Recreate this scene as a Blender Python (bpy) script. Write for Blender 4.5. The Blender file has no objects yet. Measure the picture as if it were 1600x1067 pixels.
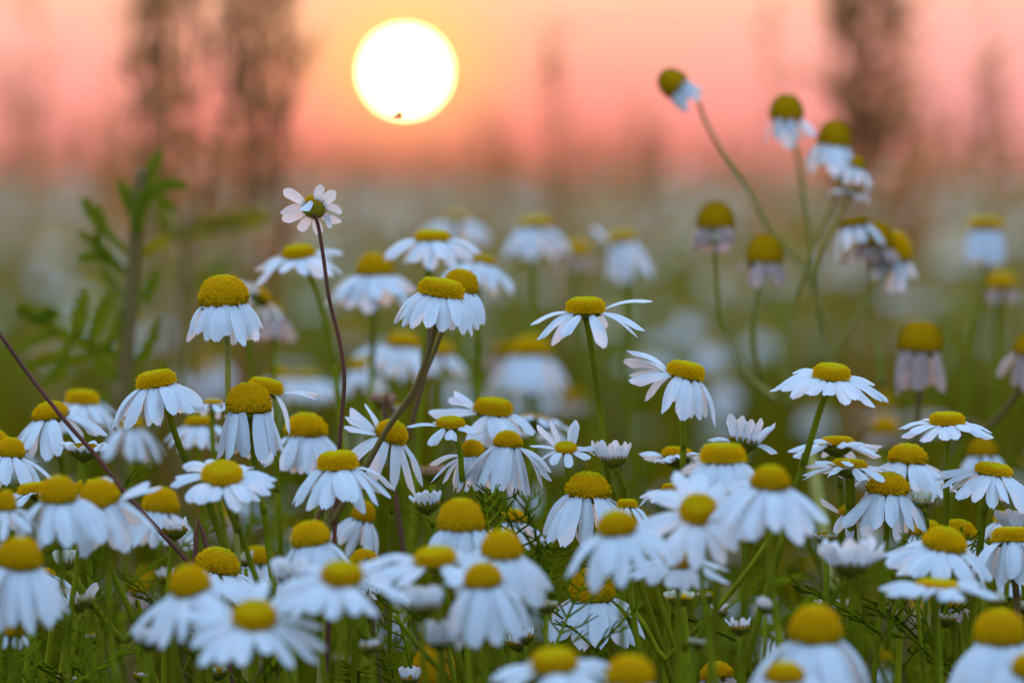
import bpy, math, random
import numpy as np
from mathutils import Vector, Matrix, Euler
R = math.radians
random.seed(7); rng = np.random.default_rng(7)
SC = bpy.context.scene
COL = SC.collection

# ------------------------------------------------------------------ camera
FPX = 11000.0            # focal length in pixels of a 1600 px wide frame
CAMZ = 0.45
FOCUS = 1.32
CBLUR = 98.0            # blur disc at infinity, in those pixels
HORIZON = 268.0
PITCH = math.atan((533.5 - HORIZON) / FPX)
cd = bpy.data.cameras.new('camera'); cam = bpy.data.objects.new('camera', cd); COL.objects.link(cam)
cam.location = (0, 0, CAMZ); cam.rotation_euler = (R(90) - PITCH, 0, 0)
cd.sensor_width = 36; cd.lens = FPX / 1600 * 36
cd.clip_start = 0.05; cd.clip_end = 3000
cd.dof.use_dof = True; cd.dof.focus_distance = FOCUS
cd.dof.aperture_fstop = (cd.lens / 1000) / (CBLUR * FOCUS / FPX)
SC.camera = cam
FWD = Vector((0, math.cos(PITCH), -math.sin(PITCH))); UP = Vector((0, math.sin(PITCH), math.cos(PITCH)))

def at(px, py, D):
    return Vector((0, 0, CAMZ)) + (FWD + Vector((1, 0, 0)) * ((px - 800) / FPX) + UP * ((533.5 - py) / FPX)) * D

def dist(b):             # depth from a signed blur (px of a 1600 px frame, + behind the focus)
    C = 100.0; b = b * 1.3 if b < -3.5 else (b * 1.15 if b > 5 else b)
    return FOCUS / (1 - b / C) if b >= 0 else FOCUS / (1 - b / C)

# ------------------------------------------------------------------ world, sun
SUN_DIR = (at(633, 112, 1) - Vector((0, 0, CAMZ))).normalized()
SUN_EL = math.asin(SUN_DIR.z); SUN_AZ = math.atan2(SUN_DIR.x, SUN_DIR.y)
def lin(r, g, b):
    f = lambda c: (c / 12.92) if c <= 0.04045 else ((c + 0.055) / 1.055) ** 2.4
    return (f(r / 255), f(g / 255), f(b / 255), 1)

W = bpy.data.worlds.new('World'); SC.world = W; W.use_nodes = True
nt = W.node_tree; nt.nodes.clear(); N = nt.nodes.new; LK = nt.links.new
def mth(op, a, b=None, c=None, clamp=False):
    n = N('ShaderNodeMath'); n.operation = op; n.use_clamp = clamp
    for i, v in enumerate((a, b, c)):
        if v is None: continue
        if isinstance(v, (int, float)): n.inputs[i].default_value = v
        else: LK(v, n.inputs[i])
    return n.outputs[0]
def ramp(fac, stops, tree=None, interp='LINEAR'):
    n = (tree.nodes.new if tree else N)('ShaderNodeValToRGB'); cr = n.color_ramp; cr.interpolation = interp
    while len(cr.elements) < len(stops): cr.elements.new(0.5)
    for e, (p, c) in zip(cr.elements, stops): e.position = p; e.color = c
    (tree.links.new if tree else LK)(fac, n.inputs[0]); return n.outputs[0]
def mix(fac, a, b, mode='MIX', tree=None):
    n = (tree.nodes.new if tree else N)('ShaderNodeMix'); n.data_type = 'RGBA'; n.blend_type = mode
    L = (tree.links.new if tree else LK)
    for i, v in ((0, fac), (6, a), (7, b)):
        if isinstance(v, (int, float, tuple)): n.inputs[i].default_value = v
        else: L(v, n.inputs[i])
    return n.outputs[2]
tc = N('ShaderNodeTexCoord'); sep = N('ShaderNodeSeparateXYZ'); LK(tc.outputs['Generated'], sep.inputs[0])
elev = mth('MULTIPLY', mth('ARCSINE', sep.outputs[2]), 180 / math.pi)           # degrees above the horizon
dp = N('ShaderNodeVectorMath'); dp.operation = 'DOT_PRODUCT'; LK(tc.outputs['Generated'], dp.inputs[0]); dp.inputs[1].default_value = SUN_DIR
sep_sun = mth('MULTIPLY', mth('ARCCOSINE', mth('MINIMUM', dp.outputs['Value'], 0.9999999)), 180 / math.pi)
# low band close to the horizon (0 to 2 degrees), then the higher sky
low = ramp(mth('DIVIDE', elev, 2.0, clamp=True), [(0, lin(226, 112, 112)), (0.12, lin(250, 126, 124)), (0.3, lin(255, 144, 138)), (0.55, lin(254, 180, 156)), (0.75, lin(255, 204, 168)), (1, lin(255, 206, 176))])
side = ramp(mth('DIVIDE', elev, 2.0, clamp=True), [(0, lin(205, 138, 142)), (0.28, lin(234, 158, 164)), (0.62, lin(250, 182, 178)), (1, lin(253, 198, 176))])
horiz = mix(mth('DIVIDE', sep_sun, 4.2, clamp=True), low, side)
high = mix(1.0, ramp(mth('DIVIDE', elev, 90.0, clamp=True), [(0, lin(255, 205, 170)), (0.08, lin(240, 200, 180)), (0.22, lin(190, 200, 215)), (0.5, lin(205, 218, 235)), (1, lin(200, 222, 252))]), (1.9, 1.85, 1.85, 1), 'MULTIPLY')
front = mix(mth('DIVIDE', mth('SUBTRACT', elev, 1.2), 5.0, clamp=True), horiz, high)
back = ramp(mth('DIVIDE', mth('ADD', elev, 10), 100.0, clamp=True), [(0, lin(140, 160, 185)), (0.18, lin(150, 178, 215)), (0.5, lin(188, 218, 255)), (1, lin(200, 222, 252))])
back = mix(1.0, back, (1.72, 1.78, 1.88, 1), 'MULTIPLY')
sky = mix(mth('DIVIDE', mth('SUBTRACT', sep_sun, 25), 60.0, clamp=True), front, back)
# warm aureole round the sun
aur = mth('POWER', mth('SUBTRACT', 1, mth('DIVIDE', sep_sun, 1.35, clamp=True)), 1.8)
aur = mth('MULTIPLY', aur, mth('DIVIDE', mth('ADD', elev, 0.1), 0.9, clamp=True))
sky = mix(mth('MULTIPLY', aur, 0.95), sky, lin(255, 226, 96))
sun_dec = mth('MULTIPLY', sep_sun, 1)
bg = N('ShaderNodeBackground'); LK(sky, bg.inputs[0]); bg.inputs[1].default_value = 1.0
nish = N('ShaderNodeTexSky'); nish.sky_type = 'NISHITA'; nish.sun_disc = False; nish.sun_elevation = SUN_EL; nish.sun_rotation = SUN_AZ
bg2 = N('ShaderNodeBackground'); LK(nish.outputs[0], bg2.inputs[0]); bg2.inputs[1].default_value = 0.012
ad = N('ShaderNodeAddShader'); LK(bg.outputs[0], ad.inputs[0]); LK(bg2.outputs[0], ad.inputs[1])
wo = N('ShaderNodeOutputWorld'); LK(ad.outputs[0], wo.inputs[0])

sl = bpy.data.lights.new('sun_light', 'SUN'); slo = bpy.data.objects.new('sun_light', sl); COL.objects.link(slo)
sl.energy = 5.0; sl.angle = R(0.53); sl.color = (1.0, 0.55, 0.28)
slo.rotation_euler = (-SUN_DIR).to_track_quat('-Z', 'Y').to_euler()

SC.view_settings.view_transform = 'Standard'; SC.view_settings.look = 'None'
SC.view_settings.exposure = 0.0; SC.view_settings.gamma = 1
SC.render.engine = 'CYCLES'
SC.cycles.use_denoising = True
SC.cycles.max_bounces = 6; SC.cycles.diffuse_bounces = 3; SC.cycles.transmission_bounces = 3
SC.cycles.transparent_max_bounces = 8; SC.cycles.sample_clamp_indirect = 4

# ------------------------------------------------------------------ materials
def material(name, base, base2=None, scale=400, trans=0.0, tcol=None, rough=0.6, spec=0.3, object_random=0.0, streak=None, detail=3):
    m = bpy.data.materials.new(name); m.use_nodes = True; t = m.node_tree; t.nodes.clear()
    out = t.nodes.new('ShaderNodeOutputMaterial'); b = t.nodes.new('ShaderNodeBsdfPrincipled')
    b.inputs['Roughness'].default_value = rough; b.inputs['Specular IOR Level'].default_value = spec
    co = t.nodes.new('ShaderNodeTexCoord'); nz = t.nodes.new('ShaderNodeTexNoise'); nz.inputs['Scale'].default_value = scale; nz.inputs['Detail'].default_value = detail
    vec = co.outputs['Object']
    if streak:
        mp = t.nodes.new('ShaderNodeMapping'); mp.inputs['Scale'].default_value = streak; t.links.new(vec, mp.inputs[0]); vec = mp.outputs[0]
    t.links.new(vec, nz.inputs['Vector'])
    b2 = base2 or tuple(c * 0.75 for c in base)
    col = ramp(nz.outputs['Fac'], [(0.3, (*base, 1)), (0.7, (*b2, 1))], tree=t)
    if object_random:
        oi = t.nodes.new('ShaderNodeObjectInfo')
        mm = t.nodes.new('ShaderNodeMath'); mm.operation = 'MULTIPLY'; mm.inputs[1].default_value = object_random; t.links.new(oi.outputs['Random'], mm.inputs[0])
        col = mix(mm.outputs[0], col, (*tuple(c * 0.55 for c in b2), 1), tree=t)
    t.links.new(col, b.inputs['Base Color'])
    if trans:
        tr = t.nodes.new('ShaderNodeBsdfTranslucent'); tr.inputs[0].default_value = (*(tcol or base), 1)
        ms = t.nodes.new('ShaderNodeMixShader'); ms.inputs[0].default_value = trans
        t.links.new(b.outputs[0], ms.inputs[1]); t.links.new(tr.outputs[0], ms.inputs[2]); t.links.new(ms.outputs[0], out.inputs[0])
    else: t.links.new(b.outputs[0], out.inputs[0])
    return m
M = dict(
    petal=material('petal_white', (0.77, 0.86, 0.90), (0.66, 0.76, 0.82), 260, 0.34, (0.96, 0.82, 0.76), 0.6, 0.15),
    wilt=material('petal_wilted', (0.56, 0.45, 0.40), (0.42, 0.30, 0.25), 500, 0.35, (0.7, 0.5, 0.42), 0.7, 0.15),
    disc=material('disc_yellow', (0.97, 0.60, 0.001), (0.90, 0.47, 0.001), 900, 0.14, (0.95, 0.5, 0.002), 0.9, 0.03, 0.45),
    discdark=material('disc_olive', (0.44, 0.27, 0.002), (0.32, 0.17, 0.001), 900, 0.10, (0.6, 0.38, 0.01), 0.9, 0.03, 0.2),
    tip=material('disc_young', (0.80, 0.66, 0.008), (0.66, 0.52, 0.004), 900, 0.12, (0.8, 0.6, 0.01), 0.9, 0.03),
    core=material('disc_core', (0.60, 0.31, 0.002), (0.45, 0.22, 0.001), 900, 0.0, None, 0.9, 0.03),
    calyxolive=material('calyx_olive', (0.42, 0.33, 0.02), (0.26, 0.19, 0.01), 1500, 0.1, (0.5, 0.4, 0.02), 0.8, 0.05),
    thread=material('thread_leaf', (0.15, 0.17, 0.004), (0.06, 0.075, 0.002), 120, 0.0, None, 0.9, 0.0),
    darkgreen=material('stem_dark', (0.07, 0.07, 0.002), (0.035, 0.038, 0.001), 300, 0.0, None, 0.9, 0.0),
    calyx=material('calyx_green', (0.20, 0.18, 0.012), (0.08, 0.09, 0.008), 1200, 0.0, None, 0.8, 0.04),
    green=material('stem_green', (0.32, 0.33, 0.008), (0.13, 0.14, 0.003), 120, 0.0, None, 0.7, 0.05, 0.5),
    olive=material('stem_olive', (0.40, 0.35, 0.07), (0.27, 0.25, 0.03), 300, 0.0, None, 0.5, 0.3, 0.3),
    red=material('stem_reddish', (0.20, 0.06, 0.035), (0.12, 0.05, 0.03), 200, 0.0, None, 0.6, 0.2, 0.2),
    brown=material('stem_brown', (0.20, 0.11, 0.03), (0.15, 0.11, 0.02), 200, 0.0, None, 0.6, 0.2, 0.2),
    leaf=material('leaf_green', (0.11, 0.16, 0.006), (0.075, 0.11, 0.005), 200, 0.38, (0.20, 0.25, 0.008), 0.8, 0.02),
    ylleaf=material('leaf_yellow_green', (0.20, 0.19, 0.01), (0.13, 0.14, 0.008), 200, 0.5, (0.38, 0.32, 0.01), 0.7, 0.1),
    grass=material('grass_green', (0.16, 0.13, 0.002), (0.035, 0.036, 0.001), 60, 0.40, (0.32, 0.25, 0.003), 0.9, 0.0),
    dry=material('dry_weed', (0.30, 0.20, 0.08), (0.18, 0.13, 0.05), 30, 0.55, (0.62, 0.31, 0.12), 0.9, 0.0),
    hazegrass=material('grass_haze_tint', (0.22, 0.17, 0.045), (0.08, 0.08, 0.015), 20, 0.40, (0.40, 0.27, 0.05), 0.9, 0.0),  # far grass, with warm haze and backlight put into its colour
    soil=material('soil', (0.06, 0.06, 0.025), (0.03, 0.035, 0.015), 3, 0.0, None, 0.95, 0.1),
    pink=material('bud_pink', (0.62, 0.35, 0.25), (0.5, 0.25, 0.18), 800, 0.2, (0.7, 0.4, 0.3), 0.7, 0.2),
    cream=material('bud_cream', (0.72, 0.74, 0.62), (0.55, 0.58, 0.38), 900, 0.25, (0.7, 0.7, 0.5), 0.6, 0.2),
)
# ------------------------------------------------------------------ mesh helpers
def mesh(name, V, F, mats, midx=None, smooth=True):
    me = bpy.data.meshes.new(name); me.from_pydata([tuple(v) for v in V], [], F)
    for m in (mats if isinstance(mats, (list, tuple)) else [mats]): me.materials.append(M[m])
    if smooth: me.polygons.foreach_set('use_smooth', [True] * len(me.polygons))
    if midx is not None: me.polygons.foreach_set('material_index', midx)
    return me
def bulk(name, V, F, mats, midx=None):      # V (n,3) F (m,k) numpy, all faces the same size
    me = bpy.data.meshes.new(name); V = np.asarray(V, np.float32); F = np.asarray(F, np.int32); k = F.shape[1]
    me.vertices.add(len(V)); me.vertices.foreach_set('co', V.ravel())
    me.loops.add(F.size); me.loops.foreach_set('vertex_index', F.ravel())
    me.polygons.add(len(F)); me.polygons.foreach_set('loop_start', np.arange(0, F.size, k, dtype=np.int32))
    try: me.polygons.foreach_set('loop_total', np.full(len(F), k, np.int32))
    except Exception: pass
    for m in mats: me.materials.append(M[m])
    if midx is not None: me.polygons.foreach_set('material_index', np.asarray(midx, np.int32))
    me.update(calc_edges=True); me.validate(); return me
def obj(name, me, parent=None, loc=(0, 0, 0), mat4=None, scale=1.0):
    o = bpy.data.objects.new(name, me); COL.objects.link(o)
    if parent: o.parent = parent
    if mat4 is not None: o.matrix_local = mat4
    else: o.location = loc; o.scale = (scale,) * 3
    return o
def tag(o, label=None, cat=None, group=None, kind=None):
    for k, v in (('label', label), ('category', cat), ('group', group), ('kind', kind)):
        if v: o[k] = v
    return o
def smoothpath(P, sub=4):
    P = [Vector(p) for p in P]
    if len(P) < 3: return P
    out = []; Q = [P[0] * 2 - P[1]] + P + [P[-1] * 2 - P[-2]]
    for i in range(1, len(Q) - 2):
        a, b, c, d = Q[i - 1:i + 3]
        for k in range(sub):
            t = k / sub
            out.append(0.5 * ((2 * b) + (c - a) * t + (2 * a - 5 * b + 4 * c - d) * t * t + (3 * b - a - 3 * c + d) * t ** 3))
    return out + [P[-1]]
def tube(V, F, path, r0, r1, n=7, cap=True):
    base = len(V); m = len(path)
    for i, p in enumerate(path):
        d = (path[min(i + 1, m - 1)] - path[max(i - 1, 0)]).normalized()
        u = d.cross(Vector((0.13, 1, 0.07))); u.normalize(); v = d.cross(u); r = r0 + (r1 - r0) * i / max(1, m - 1)
        for k in range(n):
            a = 2 * math.pi * k / n; V.append(p + u * (math.cos(a) * r) + v * (math.sin(a) * r))
    for i in range(m - 1):
        for k in range(n):
            a = base + i * n + k; b = base + i * n + (k + 1) % n; F.append((a, b, b + n, a + n))
    if cap:
        F.append(tuple(base + k for k in range(n))[::-1]); F.append(tuple(base + (m - 1) * n + k for k in range(n)))

def petal_mesh(L, Wd, d0, d1, cup=0.15, twist=0.0, sway=0.0, mat='petal', rows=10, cols=6):
    """a strap petal lying along +X from the origin, bending down from d0 to d1 degrees, with grooves and a notched tip"""
    V = []; F = []; x = z = 0.0; path = []
    for i in range(rows + 1):
        s = i / rows; a = R(d0 + (d1 - d0) * (s ** 0.8)); path.append((x, z, a)); x += math.cos(a) * L / rows; z -= math.sin(a) * L / rows
    teeth = [0.0, 0.012, 0.03, -0.025, 0.034, 0.008, 0.0]; k1, k2 = random.uniform(.5, 1.4), random.uniform(.5, 1.4)
    for i, (px, pz, a) in enumerate(path):
        s = i / rows
        w = Wd * 0.5 * (0.46 + 0.54 * math.sin(min(1, s / 0.5) * math.pi / 2)) * (1 if s < 0.78 else math.sqrt(max(0.0, 1 - ((s - 0.78) / 0.27) ** 2)))
        tw = R(twist) * s
        for j in range(cols + 1):
            u = -1 + 2 * j / cols; y = u * w; h = -cup * w * (u * u) * 1.3 + 0.10 * w * math.cos(u * math.pi * 2.0) * math.sin(math.pi * min(1, s + .1))
            ext = (teeth[j] * L * (k1 if j < 3 else k2) if i == rows else 0) - (0.06 * L * u * u * s ** 3)
            yy = y * math.cos(tw) - h * math.sin(tw); hh = y * math.sin(tw) + h * math.cos(tw)
            V.append((px + math.cos(a) * ext + math.sin(a) * hh, yy + sway * s * s * L, pz - math.sin(a) * ext + math.cos(a) * hh))
    c = cols + 1
    for i in range(rows):
        for j in range(cols): F.append((i * c + j, i * c + j + 1, (i + 1) * c + j + 1, (i + 1) * c + j))
    return mesh('petal', V, F, mat)

def disc_mesh(ratio, mat='disc', nf=430):
    """unit-width dome packed with florets in a spiral"""
    V = []; F = []; H = ratio; fullness = 0.9 if ratio < 0.5 else 0.75
    def surf(t, a):      # t 0 at the rim to 1 at the apex
        if ratio < 0.42: ro = 0.5 * (1 - t ** 2.6) ** 0.5; z = H * (1 - (1 - t) ** 2.4) * 0.95
        else:
            ph = t * math.pi / 2; ro = 0.5 * math.cos(ph) ** fullness; z = H * math.sin(ph)
            if t < 0.18: ro *= 0.93 + 0.07 * (t / 0.18)
        return Vector((ro * math.cos(a), ro * math.sin(a), z))
    nr, ns = 12, 24
    for i in range(nr):
        for k in range(ns): V.append(surf(min(i / nr, 1), 2 * math.pi * k / ns) * 0.95)
    V.append(Vector((0, 0, H * 0.95))); top = len(V) - 1
    for i in range(nr - 1):
        for k in range(ns): a = i * ns + k; b = i * ns + (k + 1) % ns; F.append((a, b, b + ns, a + ns))
    for k in range(ns): F.append(((nr - 1) * ns + k, (nr - 1) * ns + (k + 1) % ns, top))
    F.append(tuple(range(ns))[::-1])
    # arc length table so the florets cover the dome evenly
    T = [i / 200 for i in range(201)]; A = [0]
    for i in range(200):
        p, q = surf(T[i], 0), surf(T[i + 1], 0); A.append(A[-1] + (q - p).length * (p.x + q.x))
    marks = []
    for f in range(nf):
        want = (f + 0.5) / nf * A[-1]; k = next(i for i, v in enumerate(A) if v >= want); t = T[k]; a = f * 2.399963 + random.uniform(-.05, .05)
        p = surf(t, a); n = (surf(min(1, t + .01), a) - surf(max(0, t - .01), a)).cross(surf(t, a + .01) - surf(t, a - .01))
        if n.length < 1e-9: n = Vector((0, 0, 1))
        n.normalize(); 
        if n.dot(p - Vector((0, 0, 0))) < 0: n = -n
        n = (n + Vector((random.gauss(0, .12), random.gauss(0, .12), random.gauss(0.1, .12)))).normalized()
        u = n.orthogonal().normalized(); v = n.cross(u)
        s = 0.0158 * random.uniform(.75, 1.2); h = (0.07 if (t < .35 and ratio < .6) else 0.042) * random.uniform(.5, 1.4); b0 = len(V); rot = random.uniform(0, 6)
        for (hh, rr) in ((-0.02, .75), (h * .6, 1.0), (h, .72)):
            for q in range(5): V.append(p * 0.98 + n * hh + (u * math.cos(rot + q * 1.2566) + v * math.sin(rot + q * 1.2566)) * s * rr)
        V.append(p * 0.98 + n * (h * .9))
        for r_ in range(2):
            for q in range(5): a_ = b0 + r_ * 5 + q; b_ = b0 + r_ * 5 + (q + 1) % 5; F.append((a_, b_, b_ + 5, a_ + 5))
        for q in range(5): F.append((b0 + 10 + q, b0 + 10 + (q + 1) % 5, b0 + 15))
        g = t + random.gauss(0, .08); marks += [2 if (ratio < .55 and g > .62) or (ratio >= .55 and g > .85) else 3 if (ratio >= .5 and g < .13) else 0] * 15
    ncore = nr * ns - ns + ns + 1
    return mesh('disc', V, F, [mat, 'core', 'tip' if mat == 'disc' else mat, 'discdark'], [1 if i < ncore else marks[i - ncore] for i in range(len(F))])
RAT = [0.24, 0.36, 0.5, 0.62, 0.75, 0.92]
DISC = {(r, m): disc_mesh(r, m) for r in RAT for m in ('disc', 'discdark')}
DISCLO = {r: disc_mesh(r, 'disc', 60) for r in RAT}
def calyx_mesh(depth):
    """unit-width green cup under the petals, ribbed by overlapping bracts"""
    V = []; F = []; ns = 36; prof = [(0.06, -1.0), (0.10, -0.92), (0.27, -0.72), (0.42, -0.42), (0.445, -0.2), (0.42, -0.1), (0.3, -0.05)]
    for (r, z) in prof:
        for k in range(ns):
            a = 2 * math.pi * k / ns; rib = 1 + 0.07 * (1 if k % 2 else -1) * (r > .2)
            V.append((r * rib * math.cos(a), r * rib * math.sin(a), z * depth))
    for i in range(len(prof) - 1):
        for k in range(ns): a = i * ns + k; b = i * ns + (k + 1) % ns; F.append((a, b, b + ns, a + ns))
    F.append(tuple(range(ns))[::-1]); F.append(tuple(len(V) - ns + k for k in range(ns)))
    # small papery bract tips standing off the rim
    for k in range(16):
        a = 2 * math.pi * k / 16 + .1; c = Vector((math.cos(a), math.sin(a), 0)); t = Vector((-math.sin(a), math.cos(a), 0)); b0 = len(V)
        V += [c * .42 - t * .045 + Vector((0, 0, -.5 * depth)), c * .42 + t * .045 + Vector((0, 0, -.5 * depth)), c * .48 + t * .02 + Vector((0, 0, -.2 * depth)), c * .48 - t * .02 + Vector((0, 0, -.2 * depth))]
        F.append((b0, b0 + 1, b0 + 2, b0 + 3))
    return mesh('calyx', V, F, 'calyx')
CAL = {d: calyx_mesh(d) for d in (0.2, 0.34, 0.6)}
def near(keys, v): return min(keys, key=lambda k: abs(k - v))

def leaf_threads(V, F, o, d, size, up=Vector((0, 0, 1)), r=0.00028, n=3):
    """a feathery chamomile leaf: rachis with forked thread-like lobes"""
    d = d.normalized(); s = d.cross(up).normalized() if abs(d.dot(up)) < .98 else Vector((1, 0, 0))
    path = [o + d * (size * t) + up * (0.12 * size * math.sin(t * 2.2)) for t in (0, .25, .5, .75, 1)]
    tube(V, F, path, r * 1.5, r * .6, n, False)
    for k in range(7):
        t = 0.18 + k * 0.12; p = o + d * (size * t) + up * (0.12 * size * math.sin(t * 2.2)); l = size * (0.34 - 0.24 * abs(t - .45)) 
        for sg in (-1, 1):
            q = (s * sg * random.uniform(.8, 1.1) + d * random.uniform(.4, .8) + up * random.uniform(-.3, .5)).normalized()
            m_ = p + q * l * .55; tube(V, F, [p, m_, m_ + (q + d * .4).normalized() * l * .45], r, r * .6, n, False)
            tube(V, F, [m_, m_ + (q * .6 + d * .9 + up * .2).normalized() * l * .4], r * .8, r * .5, n, False)

# ------------------------------------------------------------------ one flower head, built in its own frame (+Z out of the disc)
def head(parent, hname, c, w, h, L, droop, roll, pitch, n=14, dj=9, ex=(), skip=(), mat='petal', dmat='disc', cup=0.2, wid=0.36, az0=None, lo=False, lj=.1, cmat=None, origin=Vector((0, 0, 0))):
    m4 = Matrix.Translation(c - origin) @ Matrix.Rotation(R(roll), 4, 'Y') @ Matrix.Rotation(R(pitch), 4, 'X') @ Matrix.Rotation(random.uniform(0, 6.28), 4, 'Z')
    rot0 = m4.to_euler()
    ratio = h / w; dmat = 'discdark' if cup >= .45 else dmat; kr = near(RAT, ratio)
    d = obj(hname, (DISCLO[kr] if lo else DISC[(kr, dmat)]), parent, mat4=m4 @ Matrix.Diagonal((w, w, w * ratio / kr, 1)))
    base = Matrix.Translation(c - origin) @ Matrix.Rotation(R(roll), 4, 'Y') @ Matrix.Rotation(R(pitch), 4, 'X')
    kc = near(CAL, cup)
    cme = CAL[kc]
    if cmat: cme = cme.copy(); cme.materials[0] = M[cmat]
    big = cup >= .45
    obj('calyx', cme, parent, mat4=base @ Matrix.Translation((0, 0, (.16 if big else -0.01) * w)) @ Matrix.Diagonal((w * (1.08 if big else .98), w * (1.08 if big else .98), w * cup * (1.15 if big else 1) / kc, 1)))
    n = n + 2 if n >= 12 and cup < .45 else n
    spec = []; ph = random.uniform(0, 360 / max(1, n)) if az0 is None else az0
    for k in range(n):
        az = ph + 360 * k / n + random.uniform(-4, 4)
        if any(((az - a0) % 360) < ((a1 - a0) % 360) for a0, a1 in skip): continue
        if n > 9 and random.random() < .05: continue
        spec.append((az, droop + random.gauss(0, dj), L * random.uniform(1 - lj * 1.3, 1 + lj)))
    shrink = (lambda dd: .78 if dd < 30 else .78 + .17 * (dd - 30) / 25 if dd < 55 else .94) if cup < .45 else (lambda dd: .95)
    spec = [(a, dr, l * shrink(droop)) for a, dr, l in spec] + [(a, dr, l * .84) for a, dr, l in ex]
    for az, dr, l in spec:
        bend = random.uniform(10, 34) * (1 if abs(dr) < 70 else .4)
        W_ = 1.12 * wid * w * random.uniform(.85, 1.12)
        me = petal_mesh(l, W_, dr - bend, dr + bend * .8, random.uniform(.1, .6), random.gauss(0, 17), random.gauss(0, .05), mat)
        ra = 0.45 * w
        pm = base @ Matrix.Rotation(R(az), 4, 'Z') @ Matrix.Translation((ra, 0, random.uniform(-.03, .03) * w))
        obj('petal', me, parent, mat4=pm)
    return base

def stem_mesh(P, r0, r1, mat, V=None, F=None):
    V = [] if V is None else V; F = [] if F is None else F
    tube(V, F, smoothpath(P, 5), r0, r1, 8); return V, F

def flower(kind, x, y, w, h, L, droop, roll, pitch, blur, n, label, s=None, sc='green', sr=4.2, leaf=0, group=None, name=None, cat=None, **kw):
    D = dist(blur); u = D / FPX; c = at(x, y, D)
    ax = Matrix.Rotation(R(roll), 3, 'Y') @ Matrix.Rotation(R(pitch), 3, 'X') @ Vector((0, 0, 1))
    cup = kw.get('cup', 0.2); cupd = cup * w * u
    p0 = c - ax * cupd * .95
    if s: pts = [at(a, b, D + i * 0.002) for i, (a, b) in enumerate(s)]; 
    else:
        dx = random.uniform(-.16, .16); pts = [p0 - (ax * .5 + Vector((0, 0, .5))) * 0.008, p0 + Vector((dx * .02, 0.004, -.028)), p0 + Vector((dx * .075 + .001, 0.006, -.07))]
    P = [p0] + pts
    last, prev = P[-1], P[-2]; dr = (last - prev).normalized(); sl = max(-.35, min(.35, dr.x / max(.3, -dr.z)))
    zg = last.z
    P += [last + Vector((sl * .08, .01, -.09)), last + Vector((sl * .12, .02, -zg * .6)), Vector((last.x + sl * .14, last.y + .02, -0.01))]
    root_at = P[-1].copy(); root_at.z = 0
    nm = name or {'open': 'chamomile_flower', 'bud': 'chamomile_bud'}[kind]
    e = bpy.data.objects.new(nm, None); COL.objects.link(e); e.location = root_at; e.empty_display_size = .01
    tag(e, label, cat or ('flower' if kind == 'open' else 'flower bud'), group)
    P = [p - root_at for p in P]
    V, F = stem_mesh(P, sr * u, sr * u * 1.3, sc); obj('stem', mesh('stem', V, F, sc), e)
    head(e, 'disc', c, w * u, h * u, L * u, droop, roll, pitch, n, origin=root_at, **kw)
    for k in range(leaf):
        V, F = [], []; i = random.choice((2, 3)); t = random.random(); o = P[i].lerp(P[i + 1], t * .5)
        leaf_threads(V, F, o, Vector((random.choice((-1, 1)) * random.uniform(.6, 1), random.uniform(-.3, .3), random.uniform(.3, .9))), random.uniform(.012, .02)); obj('leaf', mesh('leaf', V, F, 'green'), e)
    return e
# ------------------------------------------------------------------ the flowers, front to back; pixel sizes are turned into metres at each flower's own depth
def fl(*a, **k):
    u = dist(a[9]) / FPX
    if 'ex' in k: k['ex'] = [(p, q, r * u) for p, q, r in k['ex']]
    return flower(*a, **k)
O, B = 'open', 'bud'
# --- upper field, sharp
fl(O, 491, 326, 38, 15, 48, 12, 10, -50, 0, 11, 'lone white daisy seen from below, highest on a thin wine-red stem left of the sun', s=[(497, 352), (505, 400), (515, 470), (530, 530), (538, 590), (534, 650), (530, 705), (527, 760)], sc='red', sr=2.9, cup=0.34, wid=.40, dj=20, cmat='calyxolive', lj=.14)
fl(O, 350, 476, 80, 45, 62, 70, -3, 3, 0, 17, 'daisy with tall yellow dome and short hanging ragged petals, alone above the left cluster', s=[(355, 530), (356, 570), (357, 640), (362, 720)], sc='olive', sr=4.5, dj=11, wid=.26, lj=.2)
fl(O, 688, 461, 66, 24, 66, 56, 10, 5, 0, 16, 'front one of the two overlapping daisies with low domes, on a long slanting brown stem', s=[(683, 500), (668, 555), (650, 603), (630, 635), (602, 675), (574, 725), (548, 765), (518, 815), (480, 850)], sc='brown', sr=4.2, wid=.32)
fl(O, 719, 455, 56, 34, 58, 70, 8, 3, 3, 14, 'rear one of the two overlapping daisies, its dome peeping over its neighbour to the right', s=[(692, 515), (674, 560), (645, 620), (620, 645), (592, 680), (562, 718), (530, 780), (512, 830)], sc='brown', sr=3.8, wid=.34)
fl(O, 915, 487, 56, 21, 80, 40, 0, 7, 0, 8, 'daisy with spidery narrow petals left and one sweeping up right, left of the centre gap', s=[(922, 530), (932, 600), (940, 660), (946, 720), (958, 775), (975, 830)], sr=4.6, skip=[(130, 220), (330, 50)], ex=[(2, -8, 98), (345, 22, 92), (335, 34, 88), (185, 20, 78), (200, 38, 82), (175, 46, 76), (212, 56, 76)], wid=.36, az0=250)
fl(O, 1070, 588, 55, 22, 78, 58, 12, 5, 0, 10, 'daisy right of centre with two petals held flat to the left, the rest drooping', s=[(1066, 650), (1068, 700), (1066, 760)], sr=4.4, skip=[(140, 215)], ex=[(176, -12, 92), (190, -4, 94), (205, 22, 84), (168, 20, 78)], wid=.42)
fl(O, 1299, 590, 54, 20, 94, 20, 5, 10, 0, 17, 'wide flat daisy with a spiky bump on its disc, top of the right cluster', s=[(1290, 615), (1275, 660), (1256, 725), (1240, 780)], sr=4.8, wid=.36, dj=9)
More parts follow.
